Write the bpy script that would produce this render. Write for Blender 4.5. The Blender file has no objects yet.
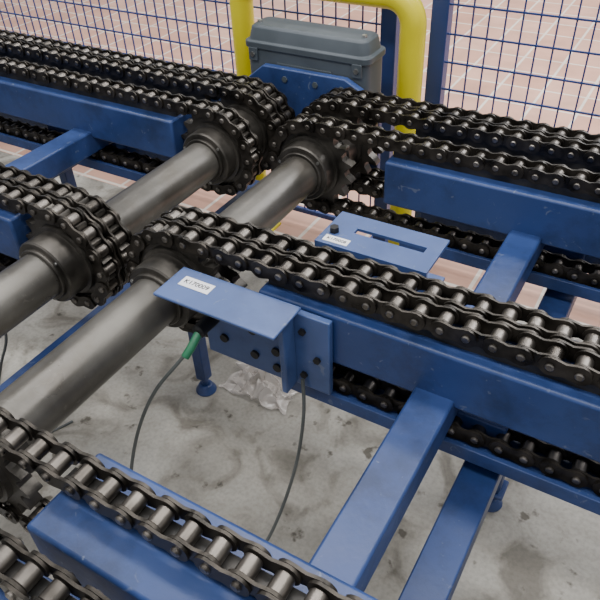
import bpy, bmesh, math, random
import numpy as np
from mathutils import Vector, Matrix
random.seed(4)
S=0.9; ZF=0.70
# ---------------- materials
def new_mat(name):
    m=bpy.data.materials.new(name); m.use_nodes=True
    nt=m.node_tree; b=nt.nodes['Principled BSDF']; return m,nt,b
def noisy(name,c1,c2,scale=8,rough=(0.3,0.5),metal=0.0,bump=0.0,detail=6,lo=0.35,hi=0.65,coat=0.0,bscale=60,spec=0.5,grime=None,gscale=6,scuff=(0.15,0.18,0.26)):
    m,nt,b=new_mat(name)
    n=nt.nodes.new('ShaderNodeTexNoise')
    n.inputs['Scale'].default_value=scale; n.inputs['Detail'].default_value=detail
    g=nt.nodes.new('ShaderNodeNewGeometry')
    nt.links.new(g.outputs['Position'],n.inputs['Vector'])
    r=nt.nodes.new('ShaderNodeValToRGB'); r.color_ramp.elements[0].position=lo; r.color_ramp.elements[1].position=hi
    r.color_ramp.elements[0].color=(*c1,1); r.color_ramp.elements[1].color=(*c2,1)
    nt.links.new(n.outputs['Fac'],r.inputs['Fac']); out=r.outputs['Color']
    if grime:
        n3=nt.nodes.new('ShaderNodeTexNoise'); n3.inputs['Scale'].default_value=gscale; n3.inputs['Detail'].default_value=10; n3.inputs['Roughness'].default_value=0.7
        nt.links.new(g.outputs['Position'],n3.inputs['Vector'])
        r3=nt.nodes.new('ShaderNodeValToRGB'); r3.color_ramp.elements[0].position=0.36; r3.color_ramp.elements[1].position=0.52
        r3.color_ramp.elements[0].color=(*grime,1); r3.color_ramp.elements[1].color=(1,1,1,1)
        nt.links.new(n3.outputs['Fac'],r3.inputs['Fac'])
        x=nt.nodes.new('ShaderNodeMix'); x.data_type='RGBA'; x.blend_type='MULTIPLY'; x.inputs[0].default_value=1
        nt.links.new(out,x.inputs[6]); nt.links.new(r3.outputs['Color'],x.inputs[7]); out=x.outputs[2]
        n4=nt.nodes.new('ShaderNodeTexNoise'); n4.inputs['Scale'].default_value=35; n4.inputs['Detail'].default_value=8; n4.inputs['Distortion'].default_value=1.5
        nt.links.new(g.outputs['Position'],n4.inputs['Vector'])
        r4=nt.nodes.new('ShaderNodeValToRGB'); r4.color_ramp.elements[0].position=0.66; r4.color_ramp.elements[1].position=0.72
        r4.color_ramp.elements[0].color=(0,0,0,1); r4.color_ramp.elements[1].color=(0.6,0.6,0.6,1)
        nt.links.new(n4.outputs['Fac'],r4.inputs['Fac'])
        x=nt.nodes.new('ShaderNodeMix'); x.data_type='RGBA'
        nt.links.new(r4.outputs['Color'],x.inputs[0]); nt.links.new(out,x.inputs[6]); x.inputs[7].default_value=(*scuff,1); out=x.outputs[2]
    nt.links.new(out,b.inputs['Base Color'])
    mr=nt.nodes.new('ShaderNodeMapRange'); mr.inputs['From Min'].default_value=0.3; mr.inputs['From Max'].default_value=0.7
    mr.inputs['To Min'].default_value=rough[0]; mr.inputs['To Max'].default_value=rough[1]
    nt.links.new(n.outputs['Fac'],mr.inputs['Value']); nt.links.new(mr.outputs['Result'],b.inputs['Roughness'])
    b.inputs['Metallic'].default_value=metal; b.inputs['Coat Weight'].default_value=coat
    b.inputs['Specular IOR Level'].default_value=spec
    if bump>0:
        n2=nt.nodes.new('ShaderNodeTexNoise'); n2.inputs['Scale'].default_value=bscale; n2.inputs['Detail'].default_value=4
        nt.links.new(g.outputs['Position'],n2.inputs['Vector'])
        bp=nt.nodes.new('ShaderNodeBump'); bp.inputs['Strength'].default_value=bump; bp.inputs['Distance'].default_value=0.01
        nt.links.new(n2.outputs['Fac'],bp.inputs['Height']); nt.links.new(bp.outputs['Normal'],b.inputs['Normal'])
    return m
BLUE=noisy('blue_paint',(0.020,0.046,0.155),(0.030,0.064,0.205),5,(0.3,0.48),0.0,0.05,grime=(0.62,0.62,0.6),spec=0.5)
BLUEL=noisy('blue_bracket_paint',(0.048,0.088,0.225),(0.066,0.112,0.28),9,(0.28,0.4),grime=(0.8,0.8,0.8),spec=0.55)
BLUED=noisy('blue_fence_paint',(0.018,0.04,0.16),(0.028,0.058,0.22),4,(0.35,0.5))
PLATE=noisy('oily_chain_plate',(0.017,0.0148,0.0125),(0.068,0.059,0.05),30,(0.25,0.45),0.7)
ROLL=noisy('worn_chain_roller',(0.075,0.066,0.057),(0.22,0.20,0.18),14,(0.25,0.4),0.9,detail=3)
PIN=noisy('chain_pin_steel',(0.10,0.09,0.08),(0.30,0.275,0.25),30,(0.25,0.4),0.9)
SHAFT=noisy('greasy_shaft_steel',(0.078,0.073,0.066),(0.15,0.142,0.128),5,(0.26,0.42),0.55,0.03,10,bscale=90,grime=(0.82,0.79,0.75),gscale=7,scuff=(0.16,0.15,0.135))
SPR=noisy('sprocket_steel',(0.04,0.037,0.033),(0.12,0.11,0.098),14,(0.28,0.45),0.7,0.06)
MOTOR=noisy('motor_grey_plastic',(0.052,0.066,0.08),(0.08,0.097,0.115),6,(0.4,0.55))
BLACK=noisy('black_hole',(0.004,0.004,0.005),(0.01,0.01,0.012),6,(0.5,0.6))
YEL=noisy('yellow_paint',(0.70,0.60,0.012),(0.80,0.69,0.016),5,(0.3,0.45))
WHITE=noisy('label_white',(0.75,0.76,0.8),(0.85,0.85,0.88),5,(0.4,0.5))
STRIP=noisy('wear_strip',(0.03,0.03,0.03),(0.08,0.075,0.07),20,(0.35,0.5),0.5)
GREEN=noisy('green_connector',(0.02,0.16,0.08),(0.03,0.22,0.10),10,(0.4,0.5))
CABLE=noisy('grey_cable',(0.07,0.08,0.08),(0.11,0.12,0.12),10,(0.4,0.5))
BOLT=noisy('zinc_bolt',(0.3,0.3,0.3),(0.5,0.5,0.48),20,(0.25,0.4),0.9)
# ---------------- mesh builder (units of H, then scaled)
class MB:
    def __init__(s): s.v=[]; s.f=[]; s.m=[]
    def add(s,vs,fs,mi=0):
        o=len(s.v); s.v+= [tuple(map(float,p)) for p in vs]
        s.f+= [tuple(i+o for i in f) for f in fs]; s.m+=[mi]*len(fs)
    def box(s,x0,x1,y0,y1,z0,z1,mi=0):
        s.add([(x,y,z) for z in (z0,z1) for y in (y0,y1) for x in (x0,x1)],
              [(0,2,3,1),(4,5,7,6),(0,1,5,4),(2,6,7,3),(0,4,6,2),(1,3,7,5)],mi)
    def prism(s,poly,y0,y1,mi=0):   # poly in xz
        n=len(poly)
        vs=[(p[0],y0,p[1]) for p in poly]+[(p[0],y1,p[1]) for p in poly]
        fs=[tuple(range(n)),tuple(range(2*n-1,n-1,-1))]+[(i,i+n,(i+1)%n+n,(i+1)%n) for i in range(n)]
        s.add(vs,fs,mi)
    def prof(s,x,z,pts,n=32,mi=0):  # lathe about Y axis
        vs=[];fs=[]
        for (y,r) in pts:
            for k in range(n):
                a=2*math.pi*k/n; vs.append((x+r*math.cos(a),y,z+r*math.sin(a)))
        for j in range(len(pts)-1):
            for k in range(n):
                fs.append((j*n+k,(j+1)*n+k,(j+1)*n+(k+1)%n,j*n+(k+1)%n))
        fs.append(tuple(range(n))); L=(len(pts)-1)*n; fs.append(tuple(range(L+n-1,L-1,-1)))
        s.add(vs,fs,mi)
    def cylz(s,x,y,z0,z1,r,n=16,mi=0,r1=None):
        r1=r if r1 is None else r1
        vs=[(x+rr*math.cos(2*math.pi*k/n),y+rr*math.sin(2*math.pi*k/n),z) for z,rr in((z0,r),(z1,r1)) for k in range(n)]
        fs=[tuple(range(n-1,-1,-1)),tuple(range(n,2*n))]+[(k,(k+1)%n,(k+1)%n+n,k+n) for k in range(n)]
        s.add(vs,fs,mi)
    def tube(s,pts,r,n=10,mi=0):
        pts=[Vector(p) for p in pts]; vs=[];fs=[]
        up=Vector((0.13,0.21,0.97))
        for i,p in enumerate(pts):
            d=(pts[min(i+1,len(pts)-1)]-pts[max(i-1,0)]).normalized()
            if i==0:
                a=d.cross(up).normalized()
            else:
                a=(a-d*a.dot(d)).normalized()
            b=d.cross(a)
            for k in range(n):
                t=2*math.pi*k/n; vs.append(p+a*r*math.cos(t)+b*r*math.sin(t))
        for i in range(len(pts)-1):
            for k in range(n): fs.append((i*n+k,i*n+(k+1)%n,(i+1)*n+(k+1)%n,(i+1)*n+k))
        fs.append(tuple(range(n-1,-1,-1))); L=(len(pts)-1)*n; fs.append(tuple(range(L,L+n)))
        s.add(vs,fs,mi)
    def make(s,name,mats,parent=None,bevel=0.0,angle=35,recalc=True):
        V=(np.array(s.v)+np.array([0,0,ZF]))*S
        c=(V.min(0)+V.max(0))/2; c[2]=V[:,2].min()
        me=bpy.data.meshes.new(name); me.from_pydata((V-c).tolist(),[],s.f)
        for mt in mats: me.materials.append(mt)
        me.polygons.foreach_set('material_index',s.m)
        me.update()
        if recalc:
            bm=bmesh.new(); bm.from_mesh(me); bmesh.ops.recalc_face_normals(bm,faces=bm.faces); bm.to_mesh(me); bm.free()
        me.polygons.foreach_set('use_smooth',[True]*len(me.polygons))
        me.set_sharp_from_angle(angle=math.radians(angle))
        ob=bpy.data.objects.new(name,me); bpy.context.scene.collection.objects.link(ob)
        ob.location=Vector(c)
        if parent: ob.parent=parent; ob.location=Vector(c)-parent.location
        if bevel>0:
            md=ob.modifiers.new('bevel','BEVEL'); md.width=bevel*S; md.segments=2; md.limit_method='ANGLE'
        return ob
def empty(name,loc):
    e=bpy.data.objects.new(name,None); bpy.context.scene.collection.objects.link(e)
    e.location=((loc[0])*S,loc[1]*S,(loc[2]+ZF)*S); e.empty_display_size=0.1; return e
def spline(cp,n=10):
    P=[Vector(p) for p in cp]; P=[P[0]]+P+[P[-1]]; out=[]
    for i in range(1,len(P)-2):
        for k in range(n):
            t=k/n; a,b,c,d=P[i-1:i+3]
            out.append(0.5*((2*b)+(c-a)*t+(2*a-5*b+4*c-d)*t*t+(-a+3*b-3*c+d)*t**3))
    out.append(P[-2]); return out

# ---------------- layout
p=0.052; NT=16; R=p/(2*math.sin(math.pi/NT))
XB=-0.955; XA=-1.28; N=40
XB2=XB+N*p; XA2=XA-N*p
RR=0.0152; PR=0.0212
RIGHT=[[0.20],[0.36],[0.972,1.038],[1.64],[1.80,1.866]]
OFF=-0.058
LEFT=[[y+OFF for y in g] for g in RIGHT]
# ---------------- chains
def outline(pr,hw):
    o=[]
    for k in range(9):
        a=math.radians(-112+28*k); o.append((p/2+pr*math.cos(a),pr*math.sin(a)))
    o.append((0,hw))
    for k in range(9):
        a=math.radians(68+28*k); o.append((-p/2+pr*math.cos(a),pr*math.sin(a)))
    o.append((0,-hw)); return o
OUT=outline(PR,0.0150)
def build_chain(name,x0,x1,ys):
    mb=MB(); J=[]; lo,hi=min(x0,x1),max(x0,x1)
    for i in range(N): J.append((lo+i*p,R))
    for k in range(8):
        a=math.pi/2-k*math.pi/8; J.append((hi+R*math.cos(a),R*math.sin(a)))
    for i in range(N): J.append((hi-i*p,-R))
    for k in range(8):
        a=-math.pi/2-k*math.pi/8; J.append((lo+R*math.cos(a),R*math.sin(a)))
    M=len(J); ya=min(ys)-0.034; yb=max(ys)+0.034
    for i in range(M):
        x,z=J[i]; x2,z2=J[(i+1)%M]
        mx,mz=(x+x2)/2,(z+z2)/2; a=math.atan2(z2-z,x2-x); ca,sa=math.cos(a),math.sin(a)
        o=[(mx+u*ca-v*sa, mz+u*sa+v*ca) for u,v in OUT]
        for y in ys:
            for sg in(-1,1):
                if i%2==0: a0,a1=0.0175,0.0228
                else: a0,a1=0.0236,0.0290
                mb.prism(o,y+sg*a0,y+sg*a1,0)
            mb.prof(x,z,[(y-0.0168,RR-0.002),(y-0.0145,RR),(y+0.0145,RR),(y+0.0168,RR-0.002)],14,1)
        mb.prof(x,z,[(ya,0.0062),(ya+0.002,0.0085),(yb-0.002,0.0085),(yb,0.0062)],10,2)
    return mb.make(name,[PLATE,ROLL,PIN],angle=40)
for g in RIGHT: build_chain('roller_chain',XB,XB2,g)
for g in LEFT: build_chain('roller_chain',XA,XA2,g)
# ---------------- shafts with sprockets
def sprocket_poly(x):
    P=[]
    for k in range(NT):
        c=math.pi/2+k*2*math.pi/NT
        cx,cz=x+R*math.cos(c),R*math.sin(c)
        for t in (-70,-40,0,40,70):
            a=c+math.pi+math.radians(-t)
            P.append((cx+(RR+0.001)*math.cos(a),cz+(RR+0.001)*math.sin(a)))
        for t,rr in((0.40,R+0.006),(0.5,R+0.011),(0.60,R+0.006)):
            a=c+t*2*math.pi/NT; P.append((x+rr*math.cos(a),rr*math.sin(a)))
    return P
def hexbolt(mb,x,y,z,r,l,mi):
    mb.prism([(x+r*math.cos(k*math.pi/3),z+r*math.sin(k*math.pi/3)) for k in range(6)],y,y-l,mi)
def build_shaft(name,x,groups):
    mb=MB(); RS=0.063
    mb.prof(x,0,[(-0.02,RS-0.006),(-0.014,RS),(1.895,RS),(1.90,RS-0.006)],48,0)
    for g in groups:
        a,b=min(g),max(g)
        for y in g: mb.prism(sprocket_poly(x),y-0.0155,y+0.0155,1)
        big= len(g)>1
        L=0.075 if big else 0.062
        y0=a-0.0155-L
        e1=b+0.0335 if b>1.8 else b+0.05
        e1=min(e1,1.8995) if b>1.8 else e1
        mb.prof(x,0,[(y0,0.070),(y0,0.086),(y0+0.004,0.090),(a-0.030,0.090),(a-0.029,0.100),(b+0.026,0.100),(b+0.027,0.090),(e1,0.087)],44,1)
        mb.prof(x,0,[(y0-0.010,RS+0.001),(y0-0.010,RS+0.008),(y0-0.008,RS+0.010),(y0,RS+0.010)],40,1)
        for k in range(3):
            an=k*2*math.pi/3+0.7
            mb.prof(x+0.0785*math.cos(an),0.0785*math.sin(an),[(y0-0.003,0.005),(y0+0.004,0.005)],10,2)
    return mb.make(name,[SHAFT,SPR,BOLT],angle=35)
build_shaft('drive_shaft',XA,LEFT); build_shaft('drive_shaft',XB,RIGHT)
build_shaft('drive_shaft',XA2,LEFT); build_shaft('drive_shaft',XB2,RIGHT)
# ---------------- frames
BT=0.092; BB=-0.045
def frame(sgn,x0,x1,off,crossx,lowx,posts):
    e=empty('conveyor_frame',((x0+x1)/2,1.0+off,-ZF))
    a,b=min(x0,x1),max(x0,x1); ba=a+0.265; bb=b-0.265
    if sgn<0: ba=a+0.27; bb=b-0.14
    beams=[(0.265,0.43,[0.36]),(0.925,1.088,[0.972,1.038]),(1.585,1.745,[1.64])]
    mb=MB()
    for (y0,y1,ch) in beams:
        mb.box(ba,bb,y0+off,y1+off,BB,BT)
    mb.make('support_beams',[BLUE],e,bevel=0.007)
    mb=MB()
    for (y0,y1,ch) in beams+[(0,0,[0.20]),(0,0,[1.80,1.866])]:
        for y in ch: mb.box(ba+0.01,bb-0.01,y-0.0145+off,y+0.0145+off,BT-0.03,R-RR-0.0005)
    mb.make('chain_wear_strips',[STRIP],e)
    mb=MB()
    for yy in ((0.17,0.232),(1.765,1.90)):
        mb.box(ba,bb,yy[0]+off,yy[1]+off,0.02,BT-0.03)
    for (y0,y1) in ((0.165,0.235),(0.32,0.40),(0.932,1.08),(1.60,1.68),(1.765,1.90)):
        mb.box(ba+0.06,bb-0.06,y0+off,y1+off,-R-0.048,-R-0.0265)
        mb.box(ba+0.06,bb-0.06,y0+off-0.012,y0+off,-R-0.048,-R-0.010)
    mb.make('chain_guide_rails',[BLUE],e,bevel=0.002)
    mb=MB()
    for cx in crossx:
        mb.box(cx-0.043,cx+0.043,0.16+off,1.90+off,-0.105,-0.022)
    mb.make('cross_members',[BLUE],e,bevel=0.006)
    mb=MB()
    for cx in lowx:
        mb.box(cx-0.04,cx+0.04,0.1+off,1.9+off,-0.30,-0.225)
        for yy in (0.22,1.22,1.7):
            mb.box(cx-0.022,cx+0.022,yy+off-0.022,yy+off+0.022,-0.62,-0.30)
            mb.box(cx-0.035,cx+0.035,yy+off-0.035,yy+off+0.035,-0.632,-0.62)
            mb.cylz(cx,yy+off,-0.67,-0.632,0.012)
            mb.cylz(cx,yy+off,-0.70,-0.67,0.038,20,0,0.022)
    for cx,lx in zip(crossx,lowx):
        for yy in posts:
            x_0=min(cx,lx)-0.03; x_1=max(cx,lx)+0.03
            mb.box(x_0,x_1,yy+off-0.025,yy+off+0.025,-0.225,-0.105)
    mb.make('lower_frame_and_legs',[BLUE],e,bevel=0.004)
    return e
FR=frame(1,XB,XB2,0.0,[-0.268,0.62],[-0.150,0.75],(0.30,1.0,1.72))
FL=frame(-1,XA,XA2,OFF,[-1.85,-2.9],[-2.16,-3.05],(0.30,1.0,1.72))
mb=MB()
mb.box(-1.375,-1.305,0.0,1.9,-0.36,-0.29)
mb.box(-1.305,-1.05,1.16,1.21,-0.36,-0.30)
mb.box(-1.165,-1.125,1.165,1.205,-0.64,-0.36)
mb.cylz(-1.145,1.185,-0.70,-0.67,0.038,20,0,0.022); mb.cylz(-1.145,1.185,-0.67,-0.63,0.012)
for yy in (0.1,1.85):
    mb.box(-1.37,-1.31,yy-0.03,yy+0.03,-0.70,-0.36)
mb.make('transfer_stand',[BLUE],None,bevel=0.004)
# ---------------- sensor brackets
def text(parent,body,loc,size,rotz=0):
    cu=bpy.data.curves.new('label_text','FONT'); cu.body=body; cu.size=size*S; cu.align_x='CENTER'; cu.align_y='CENTER'; cu.extrude=0.0002
    cu.materials.append(BLACK)
    o=bpy.data.objects.new('label_text',cu); bpy.context.scene.collection.objects.link(o)
    o.parent=parent; o.location=Vector((loc[0]*S,loc[1]*S,(loc[2]+ZF)*S))-parent.location; o.rotation_euler=(0,0,rotz)
e=empty('sensor_bracket',(-0.7,0.87,-0.1))
mb=MB()
mb.box(-0.875,-0.565,0.795,0.905,0.100,0.108)
mb.box(-0.83,-0.60,0.895,0.905,-0.125,0.100)
mb.box(-0.60,-0.50,0.905,0.922,-0.13,0.085)
mb.prism([(-0.60,-0.125),(-0.585,-0.125),(-0.585,0.10),(-0.60,0.10)],0.86,0.905)
mb.make('bracket_plate',[BLUEL],e,bevel=0.003)
mb=MB()
for x,z in((-0.775,0.03),(-0.775,-0.06),(-0.69,0.0),(-0.69,-0.075),(-0.63,0.03),(-0.63,-0.04),(-0.63,-0.09)):
    mb.prof(x,z,[(0.8885,0.009),(0.8885,0.011),(0.896,0.011)],14,0)
mb.make('bolt_holes',[BLACK],e)
mb=MB()
for x,z in((-0.565,0.04),(-0.53,-0.03),(-0.565,-0.09)):
    hexbolt(mb,x,0.906,z,0.009,0.008,0)
mb.make('bolts',[BLACK],e)
mb=MB(); mb.box(-0.845,-0.765,0.845,0.877,0.108,0.1095); mb.make('label',[WHITE],e)
text(e,'K170009',(-0.805,0.861,0.110),0.018)
mb=MB(); mb.prof(-0.80,-0.005,[(0.83,0.011),(0.835,0.016),(0.875,0.018),(0.8945,0.018)],16,0)
mb.make('sensor_body',[BLACK],e)
def cable(cp,r=0.0045,conn=None,parent=None,name='sensor_cable'):
    mb=MB(); mb.tube(spline(cp),r,10,0)
    if conn: mb.tube(conn,0.010,12,1)
    mb.make(name,[CABLE,GREEN],parent,angle=60)
cable([(-0.80,0.80,-0.03),(-0.82,0.775,-0.06),(-0.87,0.73,-0.14),(-0.92,0.70,-0.26),(-0.955,0.67,-0.40),(-0.965,0.64,-0.52),(-0.95,0.60,-0.64),(-0.93,0.52,-0.694),(-0.93,0.35,-0.694)],
      conn=[(-0.80,0.845,-0.005),(-0.80,0.80,-0.03),(-0.806,0.785,-0.045)],parent=e)
cable([(-0.565,0.895,-0.10),(-0.56,0.885,-0.2),(-0.575,0.87,-0.36),(-0.60,0.83,-0.52),(-0.63,0.77,-0.65),(-0.66,0.70,-0.694),(-0.70,0.5,-0.694)],parent=e)
cable([(-1.38,0.74,0.0),(-1.385,0.73,-0.1),(-1.39,0.72,-0.19),(-1.44,0.70,-0.30),(-1.50,0.69,-0.44),(-1.53,0.7,-0.6),(-1.5,0.75,-0.69),(-1.45,0.85,-0.694)],0.004)

e=empty('sensor_bracket',(-0.52,1.2,-0.1))
mb=MB()
x0,x1,y0,y1,z0,z1=-0.67,-0.385,1.145,1.29,0.09,0.098
sx0,sx1,sy0,sy1=-0.60,-0.42,1.215,1.237
mb.box(x0,x1,y0,sy0,z0,z1); mb.box(x0,x1,sy1,y1,z0,z1); mb.box(x0,sx0,sy0,sy1,z0,z1); mb.box(sx1,x1,sy0,sy1,z0,z1)
mb.box(x0,x1,y0,y0+0.008,-0.12,z0)
mb.box(x0,x1,y0+0.008,y1,-0.02,-0.012)
mb.box(x1-0.05,x1,1.088,1.145,0.0,0.008); mb.box(x0,x0+0.05,1.088,1.145,0.0,0.008)
mb.make('bracket_plate',[BLUEL],e)
mb=MB(); mb.box(-0.655,-0.59,1.155,1.18,0.098,0.0995); mb.make('label',[WHITE],e)
text(e,'K170008',(-0.622,1.167,0.1),0.014)
mb=MB(); mb.cylz(-0.645,1.20,0.098,0.112,0.012,6); mb.make('bolt',[BLACK],e)
# ---------------- gear motor
e=empty('gear_motor',(-1.13,1.98,-0.1))
mb=MB()
def loft(mb,rings,mi=0):
    n=len(rings[0]); vs=[q for r in rings for q in r]; fs=[]
    for j in range(len(rings)-1):
        for k in range(n): fs.append((j*n+k,j*n+(k+1)%n,(j+1)*n+(k+1)%n,(j+1)*n+k))
    fs.append(tuple(range(n-1,-1,-1))); L=(len(rings)-1)*n; fs.append(tuple(range(L,L+n)))
    mb.add(vs,fs,mi)
def rrect(x0,x1,y0,y1,z,r):
    o=[]
    for cx,cy,a0 in((x1-r,y1-r,0),(x0+r,y1-r,90),(x0+r,y0+r,180),(x1-r,y0+r,270)):
        for k in range(5):
            a=math.radians(a0+22.5*k); o.append((cx+r*math.cos(a),cy+r*math.sin(a),z))
    return o
X0,X1,Y0,Y1=-1.40,-0.925,1.95,2.09
loft(mb,[rrect(X0,X1,Y0,Y1,0.06,0.03),rrect(X0,X1,Y0,Y1,0.205,0.03),rrect(X0-0.008,X1+0.008,Y0-0.006,Y1+0.006,0.208,0.03),rrect(X0-0.008,X1+0.008,Y0-0.006,Y1+0.006,0.228,0.03),
         rrect(X0+0.004,X1-0.004,Y0+0.003,Y1-0.003,0.232,0.03),rrect(X0+0.012,X1-0.012,Y0+0.012,Y1-0.01,0.272,0.03),rrect(X0+0.022,X1-0.022,Y0+0.022,Y1-0.02,0.28,0.025)])
for xx in (X0+0.035,X1-0.035):
    mb.box(xx-0.018,xx+0.018,Y0-0.008,Y0,0.165,0.21)
mb.box(X0+0.13,X1-0.13,Y0-0.005,Y0,0.09,0.17)
mb.make('terminal_box',[MOTOR],e,angle=40,bevel=0.002)
mb=MB()
for xx in (X0+0.035,X1-0.035):
    hexbolt(mb,xx,Y0-0.008,0.188,0.009,0.006,0)
    mb.cylz(xx,2.0,0.279,0.288,0.009,6)
mb.make('cover_bolts',[BOLT],e)
mb=MB()
mb.prism([(-1.38,-0.16),(-1.38,0.11),(-1.31,0.165),(-0.99,0.165),(-0.86,0.10),(-0.86,-0.16)],1.915,1.943)
mb.make('gearbox_plate',[BLUE],e,bevel=0.004)
mb=MB()
mb.prof(-1.12,-0.0,[(1.945,0.13),(2.05,0.13),(2.06,0.12)],32)
for x,z in((-1.35,0.09),(-1.22,0.13),(-1.10,0.13),(-1.0,0.13),(-0.9,0.06)): hexbolt(mb,x,1.915,z,0.011,0.005,0)
mb.make('motor_body',[MOTOR],e)
# ---------------- yellow barrier
yb=2.15; xl,xr,zt=-1.545,-0.855,0.375; rc=0.09
path=[(xl,yb,-0.70),(xl,yb,zt-rc)]
for k in range(1,8):
    a=math.pi-(k/8)*(math.pi/2); path.append((xl+rc+rc*math.cos(a),yb,zt-rc+rc*math.sin(a)))
path.append((xl+rc,yb,zt)); path.append((xr-rc,yb,zt))
for k in range(1,8):
    a=math.pi/2-(k/8)*(math.pi/2); path.append((xr-rc+rc*math.cos(a),yb,zt-rc+rc*math.sin(a)))
path+= [(xr,yb,zt-rc),(xr,yb,-0.70)]
mb=MB(); mb.tube(path,0.044,24)
for x in (xl,xr): mb.box(x-0.08,x+0.08,yb-0.05,yb+0.05,-0.70,-0.69)
mb.make('safety_barrier',[YEL],None,angle=50)
# ---------------- fence
def fence(xa,xb,y):
    e=empty('wire_mesh_fence',((xa+xb)/2,y,-ZF)); mb=MB()
    zb,zt=-0.62,1.2
    n=int((xb-xa)/0.054)
    for i in range(n+1):
        x=xa+(xb-xa)*i/n; w=0.0025
        mb.box(x-w,x+w,y-w,y+w,zb,zt)
    k=int((zt-zb)/0.095)
    for i in range(k+1):
        z=zb+(zt-zb)*i/k; mb.box(xa,xb,y-0.0095,y-0.003,z-0.0027,z+0.0027)
    mb.make('wire_mesh',[BLUED],e,angle=30)
    mb=MB()
    for x in (xa,xb):
        mb.box(x-0.03,x+0.03,y-0.02,y+0.03,-0.70,1.26)
        mb.box(x-0.06,x+0.06,y-0.045,y+0.05,-0.70,-0.69)
    mb.box(xa,xb,y-0.012,y+0.012,1.2,1.23); mb.box(xa,xb,y-0.012,y+0.012,-0.64,-0.62)
    mb.make('fence_posts',[BLUED],e,bevel=0.003)
fence(-3.5,-0.985,2.26); fence(-0.80,1.6,2.26)
# ---------------- plastic bag
from mathutils import noise
mb=MB(); n=44; vs=[];fs=[]
for i in range(n):
    for j in range(n):
        u=i/(n-1)*2-1; v=j/(n-1)*2-1; r=math.hypot(u,v)
        q=Vector((u*2.3,v*2.3,3.1)); h=abs(noise.noise(q))*0.08+abs(noise.noise(q*2.7))*0.045+abs(noise.noise(q*5))*0.015
        env=max(0,1-r*0.8)
        x=-0.975+u*0.125+noise.noise(q*1.3)*0.03; y=1.31+v*0.10+noise.noise(q*1.3+Vector((5,5,5)))*0.03
        vs.append((x,y,-0.697+h*(0.15+1.0*env)+0.03*env))
for i in range(n-1):
    for j in range(n-1): fs.append((i*n+j,(i+1)*n+j,(i+1)*n+j+1,i*n+j+1))
mb.add(vs,fs)
m,nt,b=new_mat('clear_plastic_film'); b.inputs['Base Color'].default_value=(0.72,0.66,0.62,1); b.inputs['Roughness'].default_value=0.2; b.inputs['Alpha'].default_value=0.55; b.inputs['Coat Weight'].default_value=0.5
mb.make('plastic_bag',[m],None,angle=35,recalc=False)
# ---------------- floors
def plane(name,x0,x1,y0,y1,mat):
    me=bpy.data.meshes.new(name); me.from_pydata([(x0*S,y0*S,0),(x1*S,y0*S,0),(x1*S,y1*S,0),(x0*S,y1*S,0)],[],[(0,1,2,3)])
    me.materials.append(mat); o=bpy.data.objects.new(name,me); bpy.context.scene.collection.objects.link(o)
m,nt,b=new_mat('stained_concrete')
g=nt.nodes.new('ShaderNodeNewGeometry')
def N_(scale,detail,dist=0):
    n=nt.nodes.new('ShaderNodeTexNoise'); n.inputs['Scale'].default_value=scale; n.inputs['Detail'].default_value=detail; n.inputs['Distortion'].default_value=dist
    nt.links.new(g.outputs['Position'],n.inputs['Vector']); return n
def ramp(n,stops):
    r=nt.nodes.new('ShaderNodeValToRGB'); el=r.color_ramp.elements
    while len(el)<len(stops): el.new(0.5)
    for q,(pos,c) in zip(el,stops): q.position=pos; q.color=(*c,1)
    nt.links.new(n.outputs['Fac'],r.inputs['Fac']); return r
def mul(a,c,f=1.0):
    x=nt.nodes.new('ShaderNodeMix'); x.data_type='RGBA'; x.blend_type='MULTIPLY'; x.inputs[0].default_value=f
    nt.links.new(a,x.inputs[6]); nt.links.new(c,x.inputs[7]); return x.outputs[2]
r1=ramp(N_(2.4,10,0.6),[(0.34,(0.26,0.245,0.215)),(0.5,(0.40,0.38,0.34)),(0.66,(0.56,0.54,0.49))])
r2=ramp(N_(6,10,1.2),[(0.35,(0.45,0.43,0.40)),(0.47,(0.88,0.87,0.85)),(0.6,(1,1,1))])
r3=ramp(N_(90,4),[(0.3,(0.8,0.8,0.8)),(0.6,(1,1,1))])
r4=ramp(N_(16,5),[(0.31,(0.3,0.28,0.25)),(0.37,(1,1,1)),(0.6,(1,1,1))])
c=mul(mul(mul(r1.outputs[0],r2.outputs[0]),r3.outputs[0]),r4.outputs[0])
nt.links.new(c,b.inputs['Base Color']); b.inputs['Roughness'].default_value=0.42
bp=nt.nodes.new('ShaderNodeBump'); bp.inputs['Strength'].default_value=0.15; bp.inputs['Distance'].default_value=0.005
nt.links.new(N_(60,6).outputs['Fac'],bp.inputs['Height']); nt.links.new(bp.outputs['Normal'],b.inputs['Normal'])
plane('floor',-9,7,-4,2.12,m)
m,nt,b=new_mat('terracotta_paver_tiles')
g=nt.nodes.new('ShaderNodeNewGeometry'); br=nt.nodes.new('ShaderNodeTexBrick')
nt.links.new(g.outputs['Position'],br.inputs['Vector'])
br.inputs['Scale'].default_value=1.0; br.offset=0.0
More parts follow.
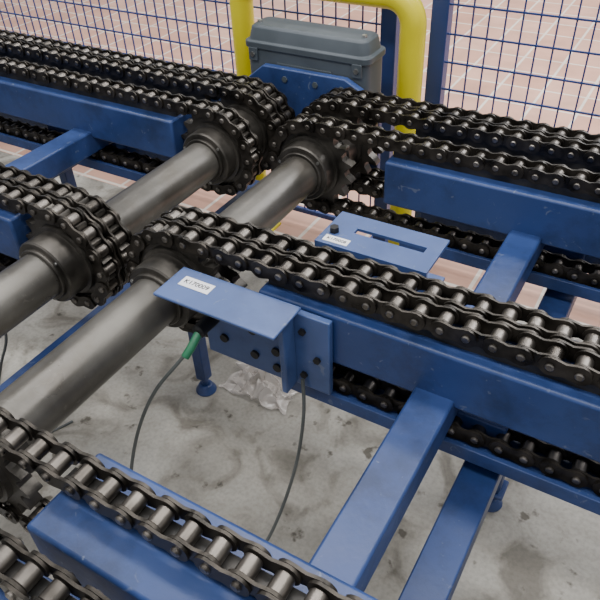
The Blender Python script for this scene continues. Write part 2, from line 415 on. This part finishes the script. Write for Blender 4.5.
br.inputs['Brick Width'].default_value=0.24; br.inputs['Row Height'].default_value=0.24; br.inputs['Mortar Size'].default_value=0.008
br.inputs['Mortar Smooth'].default_value=0.2
br.inputs['Color1'].default_value=(0.58,0.31,0.22,1); br.inputs['Color2'].default_value=(0.68,0.40,0.30,1); br.inputs['Mortar'].default_value=(0.76,0.68,0.60,1)
c=mul(br.outputs['Color'],ramp(N_(5,8),[(0.3,(0.78,0.78,0.78)),(0.6,(1,1,1))]).outputs[0])
nt.links.new(c,b.inputs['Base Color']); b.inputs['Roughness'].default_value=0.5
plane('floor_tiled',-9,7,2.12,12,m)
# ---------------- light
w=bpy.data.worlds.new('World'); bpy.context.scene.world=w; w.use_nodes=True
w.node_tree.nodes['Background'].inputs['Color'].default_value=(0.96,0.98,1,1); w.node_tree.nodes['Background'].inputs['Strength'].default_value=0.68
def area(loc,sx,sy,e,col=(1,0.98,0.95),rot=(0,0,0)):
    l=bpy.data.lights.new('ceiling_lamp','AREA'); l.shape='RECTANGLE'; l.size=sx; l.size_y=sy; l.energy=e; l.color=col
    o=bpy.data.objects.new('ceiling_lamp',l); bpy.context.scene.collection.objects.link(o); o.location=loc; o.rotation_euler=rot
for yy in (-0.5,2.0,4.5): area((-0.5,yy,4.2),6.0,0.5,150)
area((1.5,6.5,4.0),4,2,280,(0.98,0.98,1),(math.radians(-35),0,0))
# ---------------- camera
cam=bpy.data.cameras.new('camera'); co=bpy.data.objects.new('camera',cam); bpy.context.scene.collection.objects.link(co)
vx=Vector((-1400,-480,668)).normalized(); X=-vx; Y=Vector((515,-572,668)); Y=(Y-X*Y.dot(X)).normalized(); Z=X.cross(Y)
right=Vector((X.x,Y.x,Z.x)); down=Vector((X.y,Y.y,Z.y)); fwd=Vector((X.z,Y.z,Z.z))
M=Matrix((right,-down,-fwd)).transposed().to_4x4(); M.translation=Vector((0,0,(1+ZF)*S))
co.matrix_world=M; cam.sensor_width=36; cam.lens=668/600*36; cam.clip_start=0.02
bpy.context.scene.camera=co
